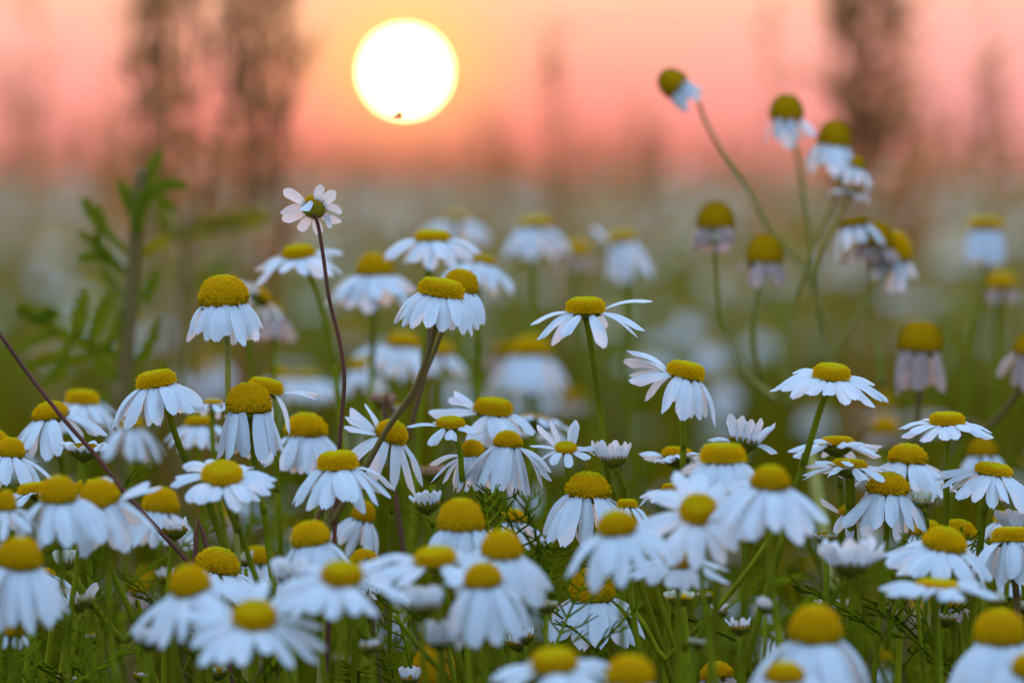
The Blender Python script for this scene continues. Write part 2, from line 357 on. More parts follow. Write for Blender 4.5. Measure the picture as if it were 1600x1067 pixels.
fl(O, 1480, 662, 52, 17, 68, 17, 0, 6, 0, 17, 'small neat flat daisy with saw-edged disc on a straight stem at right', s=[(1481, 690), (1480, 740), (1478, 810)], sr=4.4, wid=.34, dj=6)
# --- left cluster
fl(O, 245, 602, 58, 22, 80, 48, -10, 5, 0, 16, 'daisy leaning left with slanting yellow disc, halfway up the left side on a curving stem', s=[(262, 640), (276, 685), (294, 728), (318, 780), (345, 840)], sr=4.6, wid=.36)
fl(O, 389, 643, 72, 44, 78, 80, 0, 2, 0, 16, 'daisy with cone-like dome and petals hanging straight down, below the ragged-petalled one', s=[(395, 700), (404, 760), (412, 800), (420, 860)], sr=4.4, wid=.32, dj=6)
fl(O, 414, 612, 52, 20, 76, 52, 12, 4, 1.5, 8, 'daisy half hidden behind a cone-like dome, two petals reaching right', s=[(430, 680), (433, 760), (438, 850)], sr=4, skip=[(300, 60)], ex=[(350, -4, 74), (5, -10, 72), (325, 54, 84)], wid=.36)
fl(O, 478, 680, 64, 34, 66, 66, 0, 3, 5, 13, 'soft daisy with round yellow dome right of the cone-like dome, one pale petal crossing it', s=[(478, 700), (484, 760), (490, 830)], wid=.36)
fl(O, 80, 652, 55, 24, 78, 48, -9, 6, 3, 15, 'daisy crossed by the dark bare stalk at the left edge', s=[(86, 680), (97, 725), (104, 770), (112, 830)], sr=5, wid=.34)
fl(O, 128, 630, 48, 20, 72, 40, 3, 4, 8, 14, 'out-of-focus daisy just behind the one crossed by the dark stalk', wid=.36)
fl(O, 16, 712, 46, 28, 80, 44, 5, 3, 1, 13, 'daisy cut by the left edge, one long petal fan pointing right', wid=.4)
fl(O, -12, 695, 50, 24, 74, 38, 0, 3, 3, 12, 'daisy mostly outside the left edge with only its petal tips showing', wid=.36)
fl(O, 92, 782, 62, 38, 78, 55, -3, 8, -7, 14, 'left one of two touching blurred daisies low on the left side', wid=.40)
fl(O, 158, 788, 64, 40, 82, 58, -12, 10, -6, 12, 'right one of two touching blurred daisies low on the left, petals held out right', wid=.40, ex=[(350, -6, 86), (10, -14, 66), (80, -50, 50)])
fl(O, 135, 770, 40, 20, 56, 50, 0, 0, 2, 10, 'small daisy wedged behind two touching blurred ones')
fl(O, 347, 746, 60, 20, 74, 12, 0, 24, -4, 18, 'flat round daisy showing its oval disc, right beneath the cone-like dome', s=[(355, 790), (372, 830), (392, 880)], wid=.36, dj=6)
fl(O, 250, 800, 58, 38, 66, 62, 6, 0, 6, 12, 'soft daisy with domed disc behind the right of the two touching blurred ones', wid=.34)
fl(O, 312, 664, 42, 14, 64, 40, 0, 0, 8, 12, 'soft daisy behind the stem between the left-leaning daisy and the cone-like dome')
fl(O, 333, 632, 28, 8, 50, 15, 0, -4, 6, 11, 'small flat soft daisy touching the left side of the cone-like dome')
fl(O, 30, 885, 72, 45, 100, 62, 3, 8, -9, 13, 'large blurred daisy at the lower left edge with deep orange-yellow dome', wid=.40, sr=4)
fl(O, 338, 890, 66, 34, 84, 38, 14, 6, -1, 14, 'daisy with bumpy yellow disc behind the slanted blurred one in the lower left', wid=.36, skip=[(140, 230)])
fl(O, 300, 922, 66, 40, 104, 36, -16, 16, -11, 14, 'blurred daisy with its disc slanting up to the right in the lower left', wid=.38)
fl(O, 398, 970, 64, 26, 118, 18, 0, 28, -12, 14, 'large blurred flat daisy lowest in the left half, a lone petal pointing right', wid=.36, dj=10)
fl(O, 10, 795, 34, 30, 66, 45, 0, 8, -7, 11, 'blurred daisy cut by the left edge beside the two touching ones')
fl(O, 55, 770, 50, 16, 62, 26, -6, 0, -2, 12, 'flat daisy seen edge-on below the left edge petals')
fl(O, 70, 905, 34, 14, 56, 54, -20, -25, 2, 9, 'pale daisy hanging behind the large blurred one at the lower left', wid=.42)
fl(O, 215, 925, 38, 22, 30, 70, 0, 0, 9, 6, 'spent brownish daisy between stems in the lower left', mat='wilt', dmat='discdark')
fl(O, 15, 992, 44, 24, 26, 72, 0, 0, -5, 6, 'olive-yellow nearly petalless daisy at the bottom left edge', dmat='discdark')
fl(O, 135, 628, 30, 10, 44, 28, 0, 0, 15, 10, 'faint daisy far behind the dark stalk on the left')
fl(O, 205, 668, 36, 14, 66, 60, 0, 0, 12, 11, 'very soft daisy below the left-leaning one', mat='petal')
fl(B, 131, 706, 44, 12, 26, -35, 0, 0, 0, 12, 'half-open bud with green cup tucked by the dark bare stalk', cup=.48, wid=.4)
fl(B, 273, 830, 38, 8, 20, -80, 0, 2, 0, 18, 'sharp half-open bud with thin upright white points on an olive cup, lower left', s=[(268, 860), (262, 930), (257, 1000), (256, 1060)], sr=3.8, cup=.48, wid=.14, lj=.25, dj=6)
fl(B, 104, 880, 30, 15, 22, -84, 0, 0, 1, 12, 'closed ribbed white bud above the half-open green-cupped one at lower left', s=[(115, 900), (145, 945), (190, 1000), (240, 1060)], mat='cream', cup=.48, wid=.4, sr=5)
fl(O, 127, 945, 30, 9, 44, -38, -6, -8, 1, 8, 'half-open daisy with toothed petals fanning up left of its olive cup, lower left', s=[(122, 975), (122, 1020), (123, 1066)], cup=.48, wid=.5, skip=[(320, 60)])
fl(B, 48, 970, 30, 8, 12, -78, 0, 0, 0, 15, 'small bud with a crown of short cream points at the bottom left', cup=.48, wid=.2, mat='cream')
fl(B, 233, 1003, 40, 16, 26, -80, 8, 0, -9, 12, 'blurred round white bud below the slanted blurred daisy', cup=.48, wid=.5)
fl(B, 148, 997, 22, 10, 8, -80, 0, 0, 3, 10, 'tiny cream bud among the stems of the lower left', cup=.48, wid=.3, mat='cream')
fl(B, 340, 1052, 30, 12, 12, -75, 0, 0, 1, 14, 'small cream-crowned bud on the bottom edge below the large flat daisy', cup=.48, wid=.24, mat='cream')
fl(B, 103, 1064, 26, 10, 10, -78, 0, 0, 0, 14, 'pale pointed bud cut by the bottom edge at the left', cup=.48, wid=.24, mat='cream')
fl(B, 455, 905, 44, 14, 36, -80, 0, 0, -8, 12, 'blurred round white bud left of the stout-petalled domed daisy', cup=.48, wid=.5)
# --- middle
fl(O, 528, 731, 60, 25, 86, 46, -3, 6, -3, 17, 'daisy with thick yellow disc and long petals right where the wine-red stem ends', s=[(512, 800), (505, 880), (503, 960), (500, 1060)], wid=.38, sc='olive')
fl(O, 609, 684, 50, 28, 84, 52, 22, 16, 1.5, 11, 'daisy crossed by two slanting brown stems, petals fanned up left and down right', s=[(612, 740), (612, 800), (611, 870)], sc='green', sr=3.4, wid=.42, ex=[(170, -18, 66), (185, -6, 66), (150, -28, 60), (200, 5, 64)], skip=[(120, 225)])
fl(O, 770, 645, 56, 22, 66, 46, 6, 8, 3.5, 11, 'daisy with broad disc and a crumpled pale petal in front, above the middle stems', s=[(772, 700), (775, 760), (776, 830)], sr=5.5, wid=.5, skip=[(110, 220)], ex=[(165, -8, 62), (185, 6, 90), (150, -28, 58), (265, 76, 60)], )
fl(O, 704, 665, 42, 12, 54, 28, 0, 12, 0.5, 9, 'small flat daisy left of the broad-disced one, one petal pointing straight left', s=[(718, 700), (722, 750), (728, 800)], wid=.42, skip=[(140, 220)], ex=[(180, 4, 60)])
fl(O, 738, 712, 38, 25, 62, 66, 0, 3, 1, 12, 'daisy with little squarish disc under the small flat one, slender drooping petals', s=[(750, 760), (758, 810), (764, 860)], wid=.38, ex=[(186, 18, 64), (200, 40, 78)])
fl(O, 793, 697, 44, 24, 80, 66, 4, 3, 0.5, 12, 'daisy with long hanging petals flaring right, hidden disc, beneath the broad-disced one', s=[(780, 740), (779, 800), (778, 860)], wid=.42, ex=[(350, 44, 88), (0, 36, 76), (10, 46, 84)])
fl(O, 884, 702, 32, 9, 44, 22, 0, 22, 0, 8, 'small starry daisy with two petals sticking straight up, right of centre', s=[(888, 735), (898, 780), (908, 830), (920, 890)], sr=5, wid=.42, skip=[(40, 170)], ex=[(60, -62, 48), (48, -70, 50), (130, -55, 52), (150, -40, 56), (175, -6, 50), (0, -3, 58)])
fl(B, 958, 718, 40, 9, 32, -70, 0, 0, 0, 14, 'half-open bud with short white petals beside the long green stem, right of centre', s=[(965, 735), (975, 765), (986, 800)], cup=.48, wid=.3, lj=.2)
fl(O, 918, 774, 68, 36, 88, 60, 4, 5, 0, 12, 'daisy with rough domed disc low behind the small starry one', s=[(925, 840), (930, 900)], wid=.36)
fl(O, 720, 828, 74, 48, 52, 66, 0, 3, -5, 12, 'big plain yellow ball dome in the middle', s=[(724, 870), (727, 930)], wid=.36)
fl(O, 1058, 716, 46, 16, 58, 2, 5, -12, 3, 12, 'edge-on daisy with green cup and a petal folded over its disc, right of centre', cup=.34, wid=.4)
fl(B, 1162, 692, 44, 10, 46, -62, 10, -5, 0, 12, 'half-open daisy like a white crown on an olive cup, right of centre', s=[(1166, 725), (1165, 780)], cup=.48, wid=.4, skip=[(150, 200)], ex=[(185, 10, 46), (355, 14, 44)])
fl(O, 1129, 722, 66, 28, 60, 50, 0, 2, -5, 12, 'blurred yellow disc behind upright white petals, right of centre', wid=.36)
fl(O, 1092, 802, 56, 24, 108, 10, -4, 38, -8, 16, 'blurred daisy facing the viewer with petals all round, right of centre', wid=.42, dj=7)
fl(O, 1203, 760, 60, 32, 106, 42, 3, 12, -9, 15, 'blurred daisy with raised yellow disc right of the one facing the viewer', wid=.42)
fl(O, 965, 830, 60, 32, 98, 42, -6, 14, -10, 14, 'blurred daisy with orange-yellow oval disc left of the one facing the viewer', wid=.40)
fl(O, 980, 792, 30, 12, 44, 52, 0, 0, -1, 10, 'small yellow disc peeping over the orange-yellow oval disc')
fl(O, 1048, 765, 26, 10, 60, 26, -4, 4, 1, 11, 'small flat daisy showing between the blurred petals right of centre')
fl(O, 1060, 880, 58, 22, 72, 22, 0, 14, -7, 14, 'blurred flat daisy above the feathery green leaves, right of centre', wid=.38)
fl(O, 925, 936, 72, 48, 84, 58, 0, 6, 0, 12, 'sharp daisy with big granular dome and one pink-tinged petal, bottom centre-right', s=[(945, 1030), (949, 1070)], wid=.38, dj=6, lj=.05)
fl(B, 1061, 935, 38, 6, 16, -84, 0, 0, -3, 12, 'flat-topped bud like a pale crown on a thick green stem', s=[(1065, 960), (1070, 1010), (1072, 1067)], sr=8, cup=.34, wid=.3, mat='cream')
fl(B, 1106, 932, 30, 8, 8, -75, 0, 0, -1, 12, 'dark little cup-shaped bud just right of the pale crowned one', s=[(1103, 965), (1090, 1010), (1084, 1060)], cup=.48, wid=.25, mat='cream')
fl(B, 810, 1006, 32, 8, 16, -78, -5, 0, 0, 14, 'small spiky cream bud low in the centre', s=[(816, 1035), (818, 1070)], cup=.48, wid=.22, mat='cream')
fl(O, 866, 1042, 68, 26, 92, 26, -4, 16, -13, 14, 'strongly blurred flat daisy on the bottom edge, centre', wid=.38)
fl(O, 985, 1068, 78, 44, 60, 68, 0, 5, -14, 12, 'strongly blurred tall yellow dome on the bottom edge, right of centre')
fl(O, 1120, 1058, 48, 24, 34, 66, -8, 0, 3, 9, 'small petalless yellow button head at the bottom, right of centre', sc='olive', mat='wilt')
fl(O, 676, 1066, 70, 60, 30, 70, 3, 0, 2, 7, 'sharp rough yellow ball head at the bottom, left of centre', sc='olive', dmat='disc')
fl(B, 640, 1062, 26, 10, 22, -80, 0, 0, 1, 10, 'small white bud leaning on the rough yellow ball head', cup=.48, wid=.4)
fl(O, 487, 850, 64, 36, 96, 70, -9, 6, -5, 15, 'domed daisy with a full skirt of petals in the lower middle-left', wid=.42, dj=5)
fl(O, 567, 888, 48, 30, 44, 62, 18, 4, 1, 9, 'rough yellow dome peeping right of the full-skirted daisy')
fl(O, 534, 905, 62, 24, 106, 22, 2, 20, -12, 15, 'blurred flat daisy below the full-skirted one', wid=.38)
fl(O, 565, 812, 38, 30, 58, 66, 16, 2, 5, 11, 'soft daisy tilted right among brown stems, middle-left', wid=.36)
fl(O, 680, 877, 62, 20, 100, 18, -5, 14, -9, 14, 'blurred flat daisy left of the orange-domed one, lower middle', wid=.38)
fl(O, 783, 868, 66, 40, 88, 46, 4, 12, -9, 14, 'blurred orange-domed daisy in the lower middle', wid=.40)
fl(O, 756, 915, 62, 36, 96, 76, -6, 6, -10, 12, 'blurred daisy with heavy straight-hanging petals in the lower middle', wid=.46, dj=5)
fl(B, 667, 790, 38, 12, 24, -80, -5, 0, 0, 14, 'white-topped bud with olive cup, left of the big plain yellow ball', s=[(676, 820), (684, 860)], cup=.48, wid=.34)
fl(B, 676, 742, 32, 16, 16, -80, 0, 0, 5, 10, 'soft orange-tipped bud above the white-topped one', mat='pink', cup=.48)
fl(O, 800, 815, 42, 20, 52, 52, 0, 0, 5, 11, 'soft yellow disc right of the big plain yellow ball')
fl(B, 662, 950, 44, 16, 38, -80, 0, 0, -10, 12, 'blurred white bud under the blurred flat daisies, lower middle', cup=.48, wid=.5)
fl(B, 686, 1004, 40, 18, 44, -84, 0, 0, -9, 12, 'blurred closed white bud beneath another, bottom middle', cup=.34, wid=.5)
fl(B, 597, 628, 30, 12, 14, -70, 0, 0, 8, 12, 'soft pink bud above the daisy crossed by brown stems', mat='pink', cup=.48, wid=.4)
fl(B, 619, 640, 20, 12, 8, -80, 0, 0, 8, 9, 'small round green bud beside the soft pink one', mat='cream', cup=.48, wid=.4)
fl(O, 402, 880, 50, 26, 40, 62, 0, 0, 7, 9, 'soft yellow disc between stems left of the full-skirted daisy')
fl(O, 840, 660, 50, 6, 52, 20, 15, -20, 9, 11, 'soft white daisy seen from behind right of the broad-disced one', cup=.34)
# --- right cluster
fl(O, 1308, 697, 50, 14, 70, 10, 0, -5, 2.5, 15, 'flat daisy seen edge-on with green cup, upper one of two under the widest daisy', s=[(1312, 720), (1313, 760), (1314, 820)], cup=.34, wid=.36)
fl(O, 1327, 731, 52, 13, 74, 10, 3, -3, 0, 13, 'flat daisy seen edge-on with dark green cup, lower one of two under the widest daisy', s=[(1328, 752), (1329, 790), (1332, 850)], sr=7, cup=.34, wid=.36, dj=10)
fl(O, 1418, 722, 60, 28, 74, 50, 4, 3, 2.5, 14, 'daisy with domed disc just left of the straight stem at right', wid=.36)
fl(O, 1387, 770, 64, 32, 74, 56, 3, 4, 0, 14, 'daisy with flat-topped dome like a thimble, right cluster', wid=.36)
fl(O, 1552, 739, 55, 14, 82, 42, 9, 7, 0, 17, 'large daisy with thin slanting disc and many drooping petals at the right edge', s=[(1545, 765), (1538, 800), (1532, 850)], sr=5, wid=.34, ex=[(180, 12, 74)])
fl(O, 1330, 800, 36, 10, 56, 20, -8, 12, 0.5, 8, 'small ragged daisy with few petals and split yellow disc, left of the thimble dome', cup=.34, wid=.42, dj=30)
fl(B, 1440, 785, 28, 14, 22, -84, 4, 0, 0, 14, 'closed ribbed greenish-white bud right of the thimble dome', s=[(1446, 800), (1450, 850)], mat='cream', cup=.34, wid=.28)
fl(B, 1291, 842, 32, 10, 10, -72, 0, 0, 0, 16, 'round yellow-green bud with orange-tipped bracts, left of the blurred white crown bud', mat='cream', cup=.48, wid=.22)
fl(B, 1328, 884, 54, 10, 46, -62, 0, 0, -7, 12, 'blurred half-open white crown bud in the right cluster, one petal out to the right', s=[(1310, 920), (1290, 960), (1275, 1000)], cup=.48, wid=.46, ex=[(350, -20, 74)])
fl(O, 1474, 856, 68, 32, 92, 34, 12, 9, -5, 14, 'blurred daisy with slanting disc and long petal to the left, lower right', wid=.40)
fl(O, 1497, 838, 54, 26, 62, 48, 10, 3, 1.5, 12, 'rough yellow disc peeping behind the blurred slanting one, lower right')
fl(O, 1582, 846, 62, 22, 70, 58, 0, -2, -2, 13, 'daisy with low disc and dark stem at the right edge', s=[(1582, 880), (1588, 930), (1592, 990)], sc='brown', sr=5, wid=.40)
fl(O, 1465, 918, 62, 12, 84, 8, 4, 5, -8, 14, 'blurred flat daisy seen exactly edge-on as a white bar, lower right', wid=.38, dj=5)
fl(O, 1274, 1000, 84, 54, 130, 60, 0, 8, -11, 14, 'very large blurred daisy with tall cone dome, bottom right', wid=.40)
fl(O, 1226, 1060, 60, 26, 60, 40, 0, 14, -13, 12, 'strongly blurred orange disc on the bottom edge in front of the tall cone dome')
fl(O, 1562, 1002, 82, 50, 112, 60, 0, 8, -10, 14, 'large blurred domed daisy in the bottom right corner', wid=.42)
fl(O, 1604, 1050, 50, 30, 60, 40, 0, 14, -13, 11, 'blurred yellow disc cut by the bottom right corner')
fl(B, 1478, 968, 30, 8, 12, -76, 4, 0, 0, 15, 'small cream-crowned bud between stems, lower right', s=[(1480, 990), (1482, 1030), (1484, 1070)], cup=.48, wid=.22, mat='cream')
fl(O, 1490, 948, 36, 18, 24, 60, 0, 0, 1.5, 8, 'yellow-brown spent head behind the small cream-crowned bud, lower right', mat='wilt')
fl(B, 1594, 826, 44, 8, 36, -60, -6, 0, 0, 13, 'half-open white daisy bud cut by the right edge', cup=.48, wid=.4)
fl(O, 1575, 815, 40, 16, 40, 50, 0, 0, 4, 10, 'soft yellow disc behind the large many-petalled daisy at the right edge')
fl(O, 1448, 835, 46, 22, 44, 50, 0, 0, 5, 10, 'soft yellow disc below the closed ribbed bud')
fl(O, 1535, 712, 50, 28, 44, 70, 0, 0, 10, 9, 'soft dull yellow dome right behind the small neat flat daisy', dmat='discdark')
fl(O, 1590, 905, 50, 30, 40, 60, 0, 0, 6, 9, 'soft orange dome behind the dark stem at the right edge', dmat='discdark')
fl(O, 1438, 548, 70, 48, 60, 82, 3, 0, 11, 8, 'big domed spent daisy with faded pinkish petals, alone at upper right', s=[(1437, 600), (1434, 670), (1430, 740)], sc='brown', mat='wilt', dmat='discdark', dj=7, lj=.3)
fl(O, 1606, 555, 50, 34, 56, 78, 12, 0, 11, 9, 'spent pinkish daisy cut by the right edge', s=[(1597, 600), (1570, 640), (1540, 670), (1480, 720)], sc='brown', mat='wilt', dmat='discdark')
# --- soft flowers behind
fl(O, 467, 402, 48, 18, 76, 24, -5, 8, 9, 14, 'soft flat daisy left of and below the highest one', s=[(485, 430), (505, 490), (520, 560), (530, 640)], wid=.38)
fl(O, 585, 430, 58, 34, 72, 48, 0, 2, 13, 14, 'soft daisy with brown-yellow dome left of the overlapping pair', s=[(585, 470), (583, 540), (580, 620)], wid=.40)
fl(O, 676, 375, 52, 14, 72, 34, 0, 6, 9, 14, 'soft daisy with thin flat disc above the overlapping pair', s=[(671, 410), (668, 450), (664, 520)], wid=.42)
fl(O, 752, 412, 40, 12, 66, 46, 10, -4, 13, 11, 'soft grey-white daisy behind the thin-disced one, petals sloping right', wid=.42)
fl(O, 836, 354, 48, 14, 60, 58, 0, 2, 22, 13, 'blurred white daisy high in the middle with petals hanging like a bell')
fl(O, 712, 346, 40, 12, 56, 48, 0, 2, 27, 12, 'faint white daisy high behind the thin-disced one')
fl(O, 900, 402, 46, 26, 26, 60, 0, 0, 27, 6, 'blurred yellow disc between two blurred white daisies in the middle', mat='wilt')
fl(O, 972, 378, 40, 16, 66, 76, -10, 0, 22, 11, 'blurred white daisy in the middle with hanging petals and a raised one', ex=[(170, -55, 46)])
fl(O, 1540, 358, 52, 18, 56, 84, 0, 0, 20, 14, 'blurred bluish-white bell-shaped daisy at upper right')
fl(O, 1565, 452, 48, 26, 26, 66, 0, 0, 22, 6, 'blurred yellow head with hardly any petals below the bell-shaped one', s=[(1561, 490), (1556, 550), (1553, 620)], mat='wilt')
fl(O, 404, 468, 34, 14, 46, 20, 35, -30, 13, 11, 'soft white daisy turned away behind the tall-domed one on the left')
fl(O, 428, 498, 42, 26, 40, 70, 0, 0, 15, 9, 'soft olive-yellow head right behind the tall-domed daisy on the left', mat='wilt', dmat='discdark')
fl(O, 630, 542, 50, 22, 64, 50, 6, 2, 18, 13, 'blurred daisy left of the brown stems below the overlapping pair')
fl(O, 563, 580, 36, 20, 46, 58, 0, 0, 22, 11, 'blurred yellow disc with white petals right of the wine-red stem')
fl(O, 830, 556, 58, 30, 70, 62, 0, 0, 22, 12, 'right one of two touching blurred yellow heads in the middle')
fl(O, 787, 556, 46, 22, 24, 60, 0, 0, 26, 6, 'left one of two touching blurred yellow heads in the middle', mat='wilt', dmat='discdark')
fl(O, 690, 556, 40, 22, 40, 60, 0, 0, 20, 9, 'blurred yellow head behind the brown stems in the middle')
fl(O, 893, 628, 40, 24, 22, 60, 0, 0, 28, 6, 'blurred olive head above the small starry daisy', mat='wilt', dmat='discdark')
fl(O, 1381, 640, 34, 26, 20, 60, 0, 0, 24, 6, 'upper blurred mustard head right of the widest daisy', mat='wilt', dmat='discdark')
fl(O, 1383, 678, 44, 28, 20, 60, 0, 0, 22, 6, 'lower blurred mustard head right of the widest daisy', mat='wilt', dmat='disc')
fl(O, 478, 592, 40, 10, 56, 46, 0, 0, 25, 12, 'blurred white daisy left of the wine-red stem')
fl(O, 437, 592, 34, 16, 30, 50, 0, 0, 24, 9, 'blurred yellow daisy above the two right-reaching petals')

# --- the tall branched plant at upper right: one stem system, several heads
def plant(label, blur, branches, heads, base):
    D = dist(blur); u = D / FPX
    b0 = at(base[0], base[1], D); root = Vector((b0.x + .02, b0.y + .01, 0))
    e = bpy.data.objects.new('chamomile_plant', None); COL.objects.link(e); e.location = root; tag(e, label, 'plant')
    V, F = [], []
    for br in branches: stem_mesh([at(x, y, D + .004 * i) - root for i, (x, y) in enumerate(br)], 2.9 * u, 5.0 * u, 'olive', V, F)
    stem_mesh([at(base[0], base[1], D + .02) - root, Vector((.01, .01, .2)), Vector((0, 0, 0))], 8 * u, 12 * u, 'olive', V, F)
    obj('stem', mesh('stem', V, F, 'olive'), e)
    for i, (x, y, w, h, L, droop, roll, pitch, n, mat, dmat) in enumerate(heads):
        he = bpy.data.objects.new('flower_head', None); COL.objects.link(he); he.parent = e
        head(he, 'disc', at(x, y, D + .006 * (i % 3 - 1)) , w * u, h * u, L * u * .76, droop, roll, pitch, n, mat=mat, dmat=dmat, origin=root, dj=12, lj=.3)
plant('tall branching chamomile plant with many round brownish-yellow heads against the sky at upper right', 13,
      [[(1092, 158), (1100, 185), (1122, 225), (1165, 290), (1205, 360), (1262, 430), (1285, 520)],
       [(1232, 195), (1242, 225), (1254, 290), (1264, 360), (1272, 440), (1290, 520)],
       [(1312, 262), (1308, 300), (1283, 360), (1258, 420), (1236, 490), (1226, 560), (1232, 640)],
       [(1330, 300), (1296, 370), (1275, 440), (1288, 510), (1300, 560)],
       [(1117, 370), (1117, 400), (1122, 470), (1140, 530), (1165, 585), (1215, 625)],
       [(1190, 420), (1184, 450), (1177, 500), (1180, 550), (1190, 590)],
       [(1390, 420), (1372, 450), (1335, 500), (1305, 550), (1295, 580)],
       [(1360, 395), (1358, 470), (1372, 540), (1376, 600)]],
      [(1060, 138, 46, 36, 44, 84, -48, 0, 9, 'petal', 'discdark'), (1229, 186, 54, 38, 56, 80, 0, 0, 7, 'petal', 'discdark'),
       (1303, 228, 54, 40, 66, 72, 5, 0, 10, 'petal', 'discdark'), (1338, 262, 26, 18, 50, 60, 20, 0, 8, 'petal', 'discdark'), (1328, 300, 30, 8, 40, 20, 20, 0, 9, 'petal', 'discdark'),
       (1118, 356, 60, 40, 44, 84, 0, 0, 12, 'wilt', 'discdark'), (1194, 410, 60, 44, 48, 70, 3, 0, 11, 'wilt', 'discdark'),
       (1366, 385, 56, 40, 52, 70, 8, 0, 10, 'wilt', 'discdark'), (1396, 406, 56, 44, 54, 72, 3, 6, 11, 'petal', 'disc'), (1336, 352, 46, 12, 60, 60, -10, 0, 8, 'petal', 'discdark')],
      (1265, 700))

# ------------------------------------------------------------------ ground
g = 1200; nx = 40
xs = np.linspace(-g, g, nx); ys = np.linspace(-60, 2400, nx)
V = [(x, y, 0.0) for y in ys for x in xs]; F = [(j * nx + i, j * nx + i + 1, (j + 1) * nx + i + 1, (j + 1) * nx + i) for j in range(nx - 1) for i in range(nx - 1)]
tag(obj('ground', mesh('ground', V, F, 'soil')), kind='structure')
# the sun's disc itself
SD = 2500.0; rr = SD * math.tan(R(0.20)); V, F = [], []
ns, nr = 48, 24
for i in range(nr + 1):
    for k in range(ns):
        th = math.pi * i / nr; V.append((rr * math.sin(th) * math.cos(2 * math.pi * k / ns), rr * math.sin(th) * math.sin(2 * math.pi * k / ns), rr * math.cos(th)))
for i in range(nr):
    for k in range(ns): a = i * ns + k; b = i * ns + (k + 1) % ns; F.append((a, b, b + ns, a + ns))
ms = bpy.data.materials.new('sun_glow'); ms.use_nodes = True; t = ms.node_tree; t.nodes.clear()
em = t.nodes.new('ShaderNodeEmission'); em.inputs[0].default_value = (1.0, 0.80, 0.30, 1); em.inputs[1].default_value = 40
oo = t.nodes.new('ShaderNodeOutputMaterial'); t.links.new(em.outputs[0], oo.inputs[0]); M['sun'] = ms
so = obj('sun', mesh('sun', V, F, 'sun'), loc=Vector((0, 0, CAMZ)) + SUN_DIR * SD); tag(so, kind='structure')

# ------------------------------------------------------------------ bare dark stalks
def stalk(label, pts, r0, r1, mat, blur=0, name='bare_stalk', hairs=0):
    D = dist(blur); u = D / FPX; P = [at(x, y, D + .002 * i) for i, (x, y) in enumerate(pts)]
    l = P[-1]; P += [Vector((l.x + .03, l.y + .02, l.z * .5)), Vector((l.x + .05, l.y + .03, 0))]
    root = P[-1].copy(); P = [p - root for p in P]; V, F = stem_mesh(P, r0 * u, r1 * u, mat)
    o = obj(name, mesh(name, V, F, mat), loc=root); tag(o, label, 'stalk')
stalk('dark reddish bare stalk slanting down from the left edge across the daisies', [(-60, 440), (0, 522), (45, 585), (100, 655), (150, 712), (200, 775), (250, 830), (300, 885), (340, 940)], 3.3, 4.2, 'red', -1.5)
stalk('soft purplish stalk behind the two brown stems in the middle', [(672, 500), (668, 560), (655, 620), (635, 690), (612, 740)], 3.2, 4, 'red', 6)
stalk('thin brown stalk rising straight between the middle-left flowers', [(612, 770), (611, 820), (606, 900), (602, 980), (596, 1067)], 2.6, 3.4, 'brown', 2)
stalk('long green stalk with curled leaf threads slanting up right to the blurred daisies', [(1222, 812), (1205, 838), (1165, 895), (1120, 950), (1070, 1000), (1040, 1030), (990, 1070)], 4.0, 5.0, 'green', -.5)
stalk('green stalk leaning left in the lower left', [(160, 850), (178, 900), (205, 960), (222, 1010), (240, 1067)], 5.0, 6.0, 'green', -2)
stalk('dark green stalk crossing over the yellow ball head at the bottom', [(616, 960), (650, 1005), (690, 1050), (712, 1075)], 4.0, 4.6, 'green', -4)

# ------------------------------------------------------------------ leafy weed on the left
def leafy_weed(label, blur, stem, leaves, base, r0, r1):
    D = dist(blur); u = D / FPX; l = at(stem[-1][0], stem[-1][1], D); root = Vector((l.x + .01, l.y, 0))
    e = bpy.data.objects.new('leafy_weed', None); COL.objects.link(e); e.location = root; tag(e, label, 'weed')
    V, F = stem_mesh([at(x, y, D) - root for x, y in stem] + [Vector((0, 0, .15)), Vector((0, 0, 0))], r0 * u, r1 * u, 'brown'); obj('stem', mesh('stem', V, F, 'brown'), e)
    for (mat, wd, pts) in leaves:
        P = smoothpath([at(x, y, D + dy) - root for x, y, dy in pts], 5); V, F = [], []; m = len(P)
        tube(V, F, P, 1.6 * u, .8 * u, 5, False)
        for i in range(m - 1):       # lobed blade: a slender pointed segment each side of the midrib
            t = i / (m - 1); d = (P[i + 1] - P[i]).normalized(); s = d.cross(Vector((0, 1, .25))).normalized(); w = wd * u * (math.sin(math.pi * min(1, t * .85 + .12)) ** .7)
            for sg in (-1, 1):
                q = (s * sg + d * .8).normalized(); c = P[i]; wl = w * (1.35 if i % 2 else 1.05); k = len(V); nn = d * (1.0 * (P[i + 1] - P[i]).length)
                dip = Vector((0, 1, 0)) * (.15 * wl)
                V += [c - nn * .3, c + q * wl * .55 - nn * .2 + dip, c + q * wl + dip * 2, c + q * wl * .55 + nn * .75 + dip, c + nn * .9]; F.append((k, k + 1, k + 2, k + 3, k + 4))
        obj('leaf', mesh('leaf', V, F, mat, smooth=False), e)
    return e
